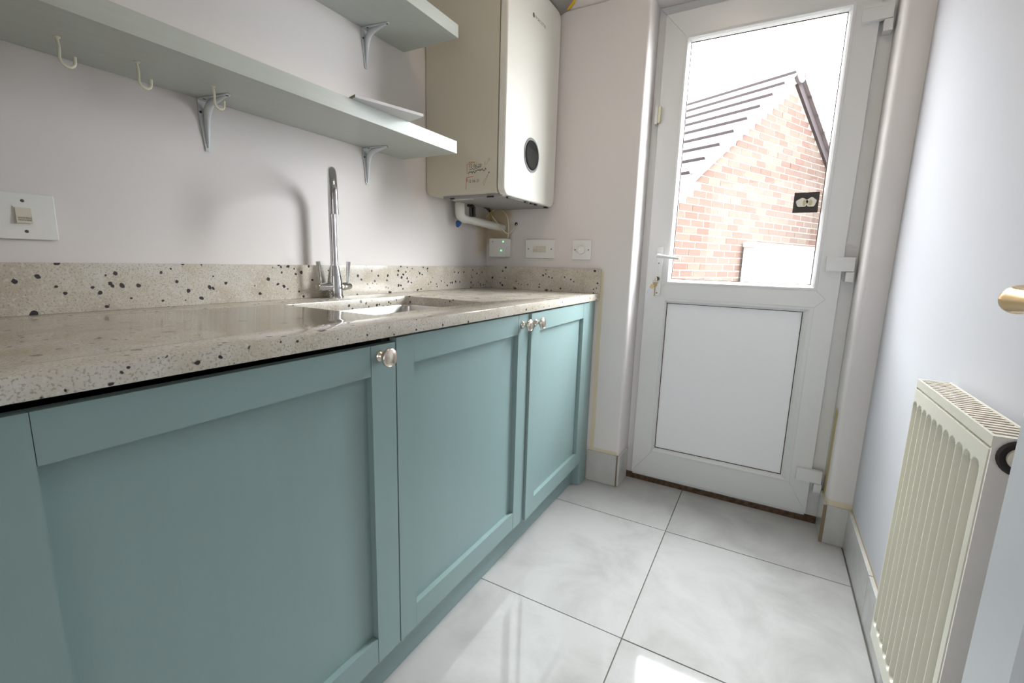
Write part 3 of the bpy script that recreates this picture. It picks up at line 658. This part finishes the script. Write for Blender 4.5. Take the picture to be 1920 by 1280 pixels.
# handwritten service notes on the side of the casing (y = BY0)
def stroke(pts, wd, m, n, par, yo=0.0004):
    bm = BM()
    for (a0, b0), (a1, b1) in zip(pts, pts[1:]):
        dx, dz = a1 - a0, b1 - b0; L = math.hypot(dx, dz) or 1e-6; nx, nz = -dz / L * wd / 2, dx / L * wd / 2
        vs_ = [bm.verts.new(p) for p in ((a0 + nx, BY0 - yo, b0 + nz), (a1 + nx, BY0 - yo, b1 + nz), (a1 - nx, BY0 - yo, b1 - nz), (a0 - nx, BY0 - yo, b0 - nz))]
        bm.faces.new(vs_)
    return obj(n, bm, m, par)
ON = lambda cx, cz: (lambda a, b: (cx + a, BY0 - 0.0006, cz + b))
obj('written_date', text_bm('12 06 20', 0.0165, ON(0.242, 1.3735)), M['ink'], bo)
rnd = random.Random(3)
def scrawl(x0, x1, z, amp, n, m, nm, wd=0.0016):
    pts = [(x0 + (x1 - x0) * i / n, z + (x1 - x0) * 0.10 * i / n + rnd.uniform(-amp, amp)) for i in range(n + 1)]
    stroke(pts, wd, m, nm, bo)
scrawl(0.216, 0.268, 1.3625, 0.0045, 14, M['ink'], 'written_line')
scrawl(0.210, 0.292, 1.3500, 0.0055, 26, M['ink'], 'written_line', 0.0022)
obj('written_date', text_bm('12 06 21', 0.0150, ON(0.237, 1.3185)), M['ink'], bo)
stroke([(0.205, 1.348), (0.204, 1.3815), (0.226, 1.3835)], 0.0026, M['red_ink'], 'red_mark', bo)
stroke([(0.212, 1.3885), (0.240, 1.3870)], 0.0040, M['orange_ink'], 'orange_mark', bo)
stroke([(0.286, 1.3870), (0.287, 1.3730)], 0.0028, M['orange_ink'], 'orange_mark', bo)
stroke([(0.200, 1.290), (0.202, 1.3330), (0.236, 1.3360)], 0.0026, M['red_ink'], 'red_mark', bo)
stroke([(0.206, 1.318), (0.204, 1.330)], 0.004, M['red_ink'], 'red_mark', bo)
stroke([(0.292, 1.375), (0.298, 1.384), (0.308, 1.392), (0.305, 1.398), (0.298, 1.390)], 0.0016, M['pencil'], 'pencil_mark', bo)
stroke([(0.284, 1.300), (0.278, 1.312), (0.286, 1.322), (0.296, 1.333), (0.303, 1.345), (0.299, 1.336), (0.288, 1.312), (0.284, 1.300)], 0.0014, M['pencil'], 'pencil_mark', bo)
stroke([(0.3025, 1.3445), (0.3065, 1.3475)], 0.0038, M['ink'], 'pencil_mark', bo)
# flue into the back wall, yellow foam
f_ = thing('boiler_flue', 'grey boiler flue with yellow foam entering the back wall near the ceiling', 'flue', (0.33, -0.1, 2.06))
obj('flue_duct', tube(BM(), [(0.335, -0.20, 2.168), (0.335, -0.001, 2.168)], 0.105, 28), M['flue'], f_, smooth=True, angle=50)
obj('flue_elbow', lathe(BM(), [(0.07, 0), (0.07, 0.02), (0.062, 0.022), (0.062, 0.12), (0, 0.12)], (0.245, -0.20, 2.061), (0, 0, 1), 28), M['flue'], f_, smooth=True, angle=40)
obj('foam_seal', tube(BM(), arc((0.335, -0.008, 2.168), (1, 0, 0), (0, 0, 1), 0.106, -58, -30, 6), [0.003, 0.006, 0.007, 0.006, 0.007, 0.005, 0.003], 8), M['foam'], f_, smooth=True)
# white waste pipe
wp = thing('waste_pipe', 'white plastic elbow pipe running from under the boiler to the back wall', 'pipe', (0.045, -0.30, 1.2))
e0 = Vector((0.046, -0.292, 1.206)); e1 = Vector((0.094, -0.001, 1.180)); dd = (e1 - e0).normalized()
pp = [(0.046, -0.292, 1.262), (0.046, -0.292, 1.240), (0.046, -0.292, 1.226), (0.0465, -0.289, 1.214), e0 + dd * 0.010 + Vector((0, 0, 0.001)), e0 + dd * 0.024, e0 + dd * 0.034]
obj('elbow', tube(BM(), pp, 0.0215, 20), M['pipe'], wp, smooth=True, angle=50)
obj('straight_pipe', tube(BM(), [e0 + dd * 0.03, e1], 0.0185, 20), M['pipe'], wp, smooth=True, angle=50)
obj('pipe_socket', lathe(BM(), [(0.0225, 0), (0.0225, 0.01), (0.0205, 0.014)], (0.046, -0.292, 1.252), (0, 0, 1), 20), M['pipe'], wp, smooth=True, angle=50)
hs = thing('boiler_hoses', 'dark hoses and valve tails dropping from the boiler behind the white pipe', 'hose', (0.06, -0.28, 1.25))
for i, (x, y) in enumerate(((0.082, -0.262), (0.092, -0.250), (0.078, -0.246))):
    obj('hose', tube(BM(), [(x + 0.002, y - 0.022, 1.2555), (x + 0.001, y - 0.012, 1.2545), (x, y, 1.250), (x, y, 1.226), (x, y + 0.004, 1.212)], 0.0065, 10), M['hose'], hs, smooth=True)
obj('valve_body', tube(BM(), [(0.08, -0.15, 1.266), (0.08, -0.118, 1.262), (0.08, -0.10, 1.252)], [0.006, 0.009, 0.008], 10), M['hose'], hs, smooth=True)
obj('brass_tail', tube(BM(), [(0.085, -0.105, 1.264), (0.078, -0.09, 1.235), (0.07, -0.07, 1.21)], 0.006, 10), M['brassy'], hs, smooth=True)
bv = thing('stop_valve', 'small blue quarter-turn valve handle under the white waste pipe', 'valve', (0.04, -0.285, 1.18))
obj('valve_handle', lathe(BM(), [(0, -0.014), (0.006, -0.012), (0.012, 0.002), (0.013, 0.010), (0.009, 0.014), (0, 0.015)], (0.036, -0.291, 1.176), (0.25, 0.1, 0.8), 14), M['blue'], bv, smooth=True)
obj('valve_stem', tube(BM(), [(0.037, -0.289, 1.184), (0.046, -0.268, 1.198)], 0.0085, 10), M['brassy'], bv, smooth=True)
def curvy(pts, n=6):
    P = [Vector(p) for p in pts]; P = [P[0] * 2 - P[1]] + P + [P[-1] * 2 - P[-2]]; out = []
    for i in range(1, len(P) - 2):
        for k in range(n):
            t = k / n; a, b, c, d = P[i - 1], P[i], P[i + 1], P[i + 2]
            out.append(0.5 * ((2 * b) + (c - a) * t + (2 * a - 5 * b + 4 * c - d) * t * t + (3 * b - a - 3 * c + d) * t ** 3))
    out.append(P[-2]); return out
cb = obj('cable', tube(BM(), curvy([(0.066, -0.10, 1.262), (0.072, -0.085, 1.240), (0.085, -0.065, 1.215), (0.122, -0.045, 1.166), (0.140, -0.030, 1.152), (0.157, -0.022, 1.164), (0.172, -0.012, 1.186), (0.170, -0.001, 1.198)]), 0.0029, 8), M['cable'], smooth=True); tag(cb, 'cream cable looping from the boiler into a hole in the wall', 'cable', 'boiler cables')
c2 = obj('cable', tube(BM(), curvy([(0.035, -0.06, 1.226), (0.050, -0.05, 1.250), (0.078, -0.04, 1.266), (0.106, -0.035, 1.262), (0.130, -0.030, 1.236), (0.139, -0.026, 1.20), (0.140, -0.024, 1.165), (0.137, -0.024, 1.130)]), 0.0029, 8), M['cable'], smooth=True); tag(c2, 'cream cable arching down into the top of the control box', 'cable', 'boiler cables')
ho = obj('wall_hole', lathe(BM(), [(0, 0), (0.0085, 0), (0.008, 0.0006), (0, 0.0006)], (0.168, -0.0005, 1.1985), (0, -1, 0), 14), M['hose'])
struct(ho); ho.parent = None

# ------------------------------------------------------------------ switches and control box
cx = thing('control_box', 'small white heating control box with two green lights in the corner', 'control box', (0.096, -0.025, 1.04))
bx0, bx1, bz0, bz1 = 0.049, 0.142, 1.041, 1.128
obj('housing', prism(BM(), rrect(bx0, bx1, bz0, bz1, 0.004, 4), XZ, -0.052, -0.0015), M['plastic'], cx, bevel=0.002, seg=2)
for (x, z) in ((0.1275, 1.113), (0.117, 1.071)):
    obj('indicator_light', lathe(BM(), [(0.0036, 0), (0.0036, 0.0006), (0.002, 0.0016), (0, 0.0018)], (x, -0.052, z), (0, -1, 0), 12), M['led'], cx, smooth=True)
obj('screw', lathe(BM(), [(0.0022, 0), (0.0022, 0.0006), (0, 0.0008)], (0.068, -0.052, 1.113), (0, -1, 0), 10), M['screw'], cx)
def plate_y(x0, x1, z0, z1, t): return prism(BM(), rrect(x0, x1, z0, z1, 0.003, 3), XZ, -t, -0.0012)
def screw_y(x, z, t, par): obj('screw', lathe(BM(), [(0.0030, 0), (0.0030, 0.0003), (0, 0.0008)], (x, -t, z), (0, -1, 0), 10), M['screw'], par)
sw = thing('triple_switch', 'wide white wall plate with three small rockers above the back upstand', 'switch', (0.304, -0.005, 1.038))
obj('plate', plate_y(0.229, 0.379, 1.0385, 1.1255, 0.0105), M['plastic'], sw, bevel=0.0022, seg=2)
obj('rocker_surround', B(0.2675, 0.3385, -0.0118, -0.010, 1.064, 1.099), M['plastic'], sw, bevel=0.0006, seg=1)
for i in range(3):
    x = 0.2705 + i * 0.0226; bm = BM(); prism(bm, [(-0.0114, 1.067), (-0.0160, 1.067), (-0.0125, 1.082), (-0.0150, 1.096), (-0.0114, 1.096)], lambda a, b, d: (d, a, b), x, x + 0.0205); obj('rocker', bm, M['plastic_warm'], sw)
for x in (0.244, 0.364): screw_y(x, 1.0815, 0.0105, sw)
dm = thing('dimmer_switch', 'square white dimmer plate with round knob on the back wall', 'switch', (0.513, -0.005, 1.037))
obj('plate', plate_y(0.4685, 0.5575, 1.0370, 1.1235, 0.0105), M['plastic'], dm, bevel=0.0022, seg=2)
obj('dimmer_knob', lathe(BM(), [(0.0190, 0), (0.0190, 0.004), (0.0175, 0.012), (0.015, 0.0135), (0, 0.014)], (0.513, -0.0105, 1.080), (0, -1, 0), 26), M['plastic'], dm, smooth=True, angle=40)
for x in (0.4815, 0.5445): screw_y(x, 1.080, 0.0105, dm)
fs = thing('fused_switch', 'square white wall switch with labelled rocker at the left above the upstand', 'switch', (0.004, -1.648, 1.035))
obj('plate', prism(BM(), rrect(-1.6935, -1.6065, 1.0355, 1.1225, 0.003, 3), YZ, 0.0012, 0.0095), M['plastic'], fs, bevel=0.002, seg=2)
obj('rocker_surround', B(0.009, 0.0108, -1.6665, -1.6400, 1.0640, 1.0965), M['plastic'], fs, bevel=0.0006, seg=1)
bm = BM(); prism(bm, [(0.010, 1.0660), (0.0155, 1.0660), (0.0120, 1.0945), (0.010, 1.0945)], lambda a, b, d: (a, d, b), -1.6645, -1.6425); rk = obj('rocker', bm, M['plastic_warm'], fs)
def rock(a, b): z = 1.0735 + b; return (0.0155 - (z - 1.066) * 0.1228 + 0.0003, -1.6530 + a, z)
obj('label_text', text_bm('WASHING', 0.0042, lambda a, b: rock(a, b + 0.0020)), M['ink'], rk)
obj('label_text', text_bm('MACHINE', 0.0042, lambda a, b: rock(a, b - 0.0022)), M['ink'], rk)
for z in (1.1075, 1.0505): obj('screw', lathe(BM(), [(0.0030, 0), (0.0030, 0.0003), (0, 0.0008)], (0.0095, -1.652, z), (1, 0, 0), 10), M['screw'], fs)

# ------------------------------------------------------------------ radiator
RX, RY0, RY1, RZ0, RZ1 = 1.552, -1.141, -0.768, 0.200, 0.8045
ra = thing('radiator', 'cream fluted steel panel radiator with slatted top on the right wall', 'radiator', (1.58, -0.955, RZ0))
P_ = (1.0765 - 0.7563) / 10; flutes = [-0.760 - 0.0035 - 0.0 + -P_ * i for i in range(11)]
flutes = [-0.7615 - 0.0085 - P_ * i for i in range(11)]
ys = []
PY0, PY1 = RY0 + 0.006, RY1 - 0.0
flutes = [PY1 - 0.0165 - P_ * i for i in range(11)]
y = PY1
n = 132
ys = [PY1 + (PY0 - PY1) * i / n for i in range(n + 1)]
zb0, zt0 = 0.240, 0.757; rs = 0.0128
zs = [RZ0 + 0.004, RZ0 + 0.02] + [zb0 - 0.004 + 0.0022 * i for i in range(10)] + [0.36, 0.5, 0.64] + [zt0 + 0.004 - 0.0022 * i for i in range(9, -1, -1)] + [RZ1 - 0.030, RZ1 - 0.021]
bm = BM(); grid = []
def sm(t): t = max(0, min(1, t)); return t * t * (3 - 2 * t)
for z in zs:
    row = []
    for y in ys:
        dmin = min(math.hypot(y - c, max(0, zb0 + rs - z, z - (zt0 - rs))) - rs for c in flutes)
        row.append(bm.verts.new((RX + 0.012 * sm((0.0015 - dmin) / 0.0050), y, z)))
    grid.append(row)
for a, b in zip(grid, grid[1:]):
    for i in range(n): bm.faces.new((a[i], b[i], b[i + 1], a[i + 1]))
# rolled edges of the pressed panel
back = RX + 0.014
for i, j in ((0, 0), (-1, -1)):
    e = [r[i] for r in grid]; e2 = [bm.verts.new((back, v.co.y + (0.0015 if i == 0 else -0.0015), v.co.z)) for v in e]
    for k_ in range(len(e) - 1): bm.faces.new((e[k_], e[k_ + 1], e2[k_ + 1], e2[k_]))
    e = grid[i]; e2 = [bm.verts.new((back, v.co.y, v.co.z + (-0.0015 if i == 0 else 0.0015))) for v in e]
    for k_ in range(len(e) - 1): bm.faces.new((e[k_], e[k_ + 1], e2[k_ + 1], e2[k_]))
bmesh.ops.recalc_face_normals(bm, faces=bm.faces[:])
obj('front_panel', bm, M['rad'], ra, smooth=True, angle=50)
obj('convector', B(RX + 0.015, 1.600, RY0 + 0.004, RY1 - 0.004, RZ0 + 0.006, RZ1 - 0.020), M['rad_dark'], ra)
obj('side_panel', B(RX + 0.0005, 1.603, RY0 - 0.0015, RY0 + 0.002, RZ0 + 0.015, RZ1 - 0.001), M['rad_side'], ra, bevel=0.0008, seg=1)
obj('side_panel', B(RX + 0.0005, 1.603, RY1 - 0.002, RY1 + 0.0015, RZ0 + 0.015, RZ1 - 0.001), M['rad_side'], ra, bevel=0.0008, seg=1)
bm = BM(); box(bm, RX, RX + 0.004, RY0, RY1, RZ1 - 0.016, RZ1); box(bm, 1.600, 1.604, RY0, RY1, RZ1 - 0.016, RZ1); box(bm, RX + 0.004, 1.600, RY0, RY0 + 0.008, RZ1 - 0.004, RZ1); box(bm, RX + 0.004, 1.600, RY1 - 0.006, RY1, RZ1 - 0.004, RZ1)
gr = obj('top_grille', bm, M['rad'], ra)
nb = 24
for i in range(nb):
    yy = RY0 + 0.012 + (RY1 - RY0 - 0.022) * i / (nb - 1)
    obj('bar', B(RX + 0.0042, 1.5998, yy - 0.0034, yy + 0.0034, RZ1 - 0.0045, RZ1 - 0.0010), M['rad_worn'], gr)
pg = obj('end_plug', lathe(BM(), [(0, 0), (0.0245, 0), (0.0250, 0.003), (0.0220, 0.0045), (0.0185, 0.003), (0, 0.003)], (1.5815, RY0 - 0.0015, 0.7790), (0, -1, 0), 28), M['hose'], ra, smooth=True, angle=40)
obj('plug_cap', lathe(BM(), [(0.0150, 0), (0.0150, 0.006), (0.013, 0.0075), (0.006, 0.0078), (0.005, 0.006), (0, 0.006)], (1.5815, RY0 - 0.004, 0.7790), (0, -1, 0), 24), M['rad_worn'], pg, smooth=True, angle=40)
for y in (RY0 + 0.08, RY1 - 0.08): obj('wall_bracket', B(1.598, W - 0.001, y - 0.012, y + 0.012, 0.30, 0.70), M['bracket'], ra)
for y in (RY0 + 0.02, RY1 - 0.02): obj('pipe_tail', tube(BM(), [(1.585, y, RZ0 + 0.012), (1.585, y, 0.0)], 0.0075, 12), M['chrome'], ra, smooth=True)

# ------------------------------------------------------------------ internal door, folded open by the camera
d2 = sempty('door_2', (1.52, -1.8, 0)); d2['label'] = 'pale painted internal door standing open at the right edge'
DXF, DXB, DY0, DY1 = 1.500, 1.538, -2.19, -1.344
dl = obj('door_leaf', B(DXF + 0.010, DXB - 0.010, DY0 + 0.08, DY1 - 0.07, 0.1, 1.95), M['door_paint'], d2)
for a in ((DXF, DXB, DY1 - 0.082, DY1, 0.008, 2.0), (DXF, DXB, DY0, DY0 + 0.095, 0.008, 2.0)): obj('stile', B(*a), M['door_paint'], dl, bevel=0.0015)
for z0, z1 in ((0.008, 0.20), (0.90, 1.02), (1.90, 2.0)): obj('rail', B(DXF, DXB, DY0 + 0.0955, DY1 - 0.0825, z0, z1), M['door_paint'], dl, bevel=0.0015)
hd = thing('door_handle', 'polished brass lever handle on the open internal door, right edge', 'handle', (DXF, -1.405, 1.0))
obj('rose', lathe(BM(), [(0, 0), (0.026, 0), (0.026, 0.004), (0.022, 0.009), (0.012, 0.010), (0.010, 0.018)], (DXF, -1.405, 0.998), (-1, 0, 0), 28), M['brass'], hd, smooth=True, angle=40)
bm = BM(); lp = [(DXF - 0.012, -1.405, 0.998), (DXF - 0.026, -1.405, 0.998)] + arc((DXF - 0.030, -1.421, 0.998), (0, 1, 0), (-1, 0, 0), 0.016, 10, 90, 8) + [(DXF - 0.046, -1.45, 0.998), (DXF - 0.046, -1.49, 0.996), (DXF - 0.043, -1.525, 0.992)]
tube(bm, lp, [0.0095, 0.0095] + [0.0100 + 0.0028 * math.sin(math.pi * k / 9) for k in range(9)] + [0.0098, 0.0090, 0.0080], 24)
obj('lever', bm, M['brass'], hd, smooth=True, angle=50)

# ------------------------------------------------------------------ outside
struct(obj('ground', B(-25, 25, OUT, 45, -0.25, -0.15), M['paving']))
ANG = R(26.3)
S = Vector((math.sin(ANG), math.cos(ANG), 0)); N = Vector((S.y, -S.x, 0)); P0 = Vector((0.57, 3.39, 0))
def HX(s, z, d=0.0): return P0 + S * s + N * d + Vector((0, 0, z))      # d: towards the viewer
SA, ZA, SLP = 1.55, 3.26, 0.737                                        # gable apex (brick) and slope
S0, S1 = -1.25, 4.35
hs_ = thing('brick_house', 'neighbouring red brick gable with tiled roof seen through the door glass', 'house', tuple(P0))
zl = lambda s: ZA - SLP * abs(s - SA)
bm = BM(); prism(bm, [(S0, -0.15), (S1, -0.15), (S1, zl(S1)), (SA, ZA), (S0, zl(S0))], lambda a, b, d: HX(a, b, d), -0.30, 0.0)
obj('gable_wall', bm, M['mortar'], hs_)
bw, bh = 0.215, 0.065
tmpl = []
for m in BRK:
    bm = BM(); box(bm, -bw / 2, bw / 2, -0.0035, 0.02, -bh / 2, bh / 2); me = bpy.data.meshes.new('brick'); bm.to_mesh(me); bm.free(); me.materials.append(m); tmpl.append(me)
cands = []
row = 0; z = -0.15 + 0.045
while z < ZA:
    off = 0.1125 if row % 2 else 0.0
    s = S0 + 0.13 + off
    while s < S1 - 0.12:
        if z + bh / 2 < zl(s - bw / 2) and z + bh / 2 < zl(s + bw / 2): cands.append((s, z))
        s += 0.225
    z += 0.075; row += 1
def seen(s, z):
    p = HX(s, z) - cam.matrix_world.translation
    dz = p.dot(FW)
    u = 960 + 851.43 * p.dot(RT) / dz; v = 640 - 851.43 * p.dot(UP) / dz
    ok = 1262 < u < 1575 and 90 < v < 522 and not (s > 0.95 and z < 1.22)
    return ok, dz
vis = sorted([(seen(s, z)[1], s, z) for s, z in cands if seen(s, z)[0]]); near = set((s, z) for _, s, z in vis[:300])
def mcol(): return random.choices([0, 1, 2, 3], [0.30, 0.28, 0.24, 0.18])[0]
rotz = math.atan2(S.y, S.x)
stuff = [BM() for _ in range(1)][0]
for s, z in cands:
    if (s, z) in near:
        o = bpy.data.objects.new('brick', tmpl[mcol()]); COL.objects.link(o); o.parent = hs_
        o.location = S * s + N * random.uniform(-0.002, 0.002) + Vector((0, 0, z)); o.rotation_euler = (0, 0, rotz)
    elif z > 0.5:
        vv = []; mi = mcol()
        q0 = len(stuff.verts)
        a, b, c_, d_ = HX(s - bw / 2, z - bh / 2, 0.0035), HX(s + bw / 2, z - bh / 2, 0.0035), HX(s + bw / 2, z + bh / 2, 0.0035), HX(s - bw / 2, z + bh / 2, 0.0035)
        f4 = [stuff.verts.new(p) for p in (a, b, c_, d_)]; b4 = [stuff.verts.new(p - N * 0.02) for p in (a, b, c_, d_)]
        stuff.faces.new(f4).material_index = mi
        for k_ in range(4): stuff.faces.new((f4[k_], b4[k_], b4[(k_ + 1) % 4], f4[(k_ + 1) % 4])).material_index = mi
bmesh.ops.recalc_face_normals(stuff, faces=stuff.faces[:])
so = obj('brickwork', stuff, BRK, hs_); so['kind'] = 'stuff'
# verge strips along the gable, then roof courses running back
TL = math.atan(SLP); cs, sn = math.cos(TL), math.sin(TL)
def slope_pt(side, t, h, d):      # t down the slope from the ridge, h above the slope, d towards viewer
    sgn = -1 if side < 0 else 1
    return HX(SA + sgn * (t * cs + h * sn), ZA + 0.03 - t * sn + h * cs, d)
LEN = (SA - S0) / cs + 0.25
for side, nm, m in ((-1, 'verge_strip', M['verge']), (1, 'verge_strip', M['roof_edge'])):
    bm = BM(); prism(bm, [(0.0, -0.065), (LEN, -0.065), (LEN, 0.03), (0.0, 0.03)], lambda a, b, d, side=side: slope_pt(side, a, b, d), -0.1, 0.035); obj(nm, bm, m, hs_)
gauge = 0.285
for side in (-1, 1):
    t = 0.043 - 0.285; i = 0
    while t < LEN:
        bm = BM()
        prism(bm, [(t, 0.036), (t + gauge + 0.045, 0.036), (t + gauge + 0.045, 0.092), (t + gauge + 0.042, 0.096), (t, 0.056)] if t > 0 else [(0.0, 0.036), (t + gauge + 0.045, 0.036), (t + gauge + 0.045, 0.092), (t + gauge + 0.042, 0.096), (0.0, 0.078)], lambda a, b, d, side=side: slope_pt(side, a, b - 0.006, d), -6.0, 0.060 if side < 0 else 0.075)
        bm.faces.ensure_lookup_table()
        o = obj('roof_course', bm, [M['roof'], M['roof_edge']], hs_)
        o.data.polygons[3].material_index = 1      # course shadow painted as a dark butt edge
        t += gauge; i += 1
bm = BM(); tube(bm, [HX(SA, ZA + 0.045, 0.075), HX(SA, ZA + 0.045, -6.0)], 0.105, 16); obj('ridge_tile', bm, M['roof'], hs_, smooth=True, angle=50)
# pale boundary wall in front of the gable
bwl = thing('boundary_wall', 'white painted boundary wall standing before the brick gable', 'wall', tuple(HX(1.6, -0.15, 0.1)))
bm = BM(); prism(bm, [(0.79, -0.15), (3.6, -0.15), (3.6, 1.262), (0.79, 1.262)], lambda a, b, d: HX(a, b, d), 0.035, 0.15); obj('wall_body', bm, M['white_wall'], bwl)
bm = BM(); prism(bm, [(0.775, 1.263), (3.62, 1.263), (3.62, 1.318), (0.775, 1.318)], lambda a, b, d: HX(a, b, d), 0.03, 0.165); obj('coping', bm, M['coping'], bwl)
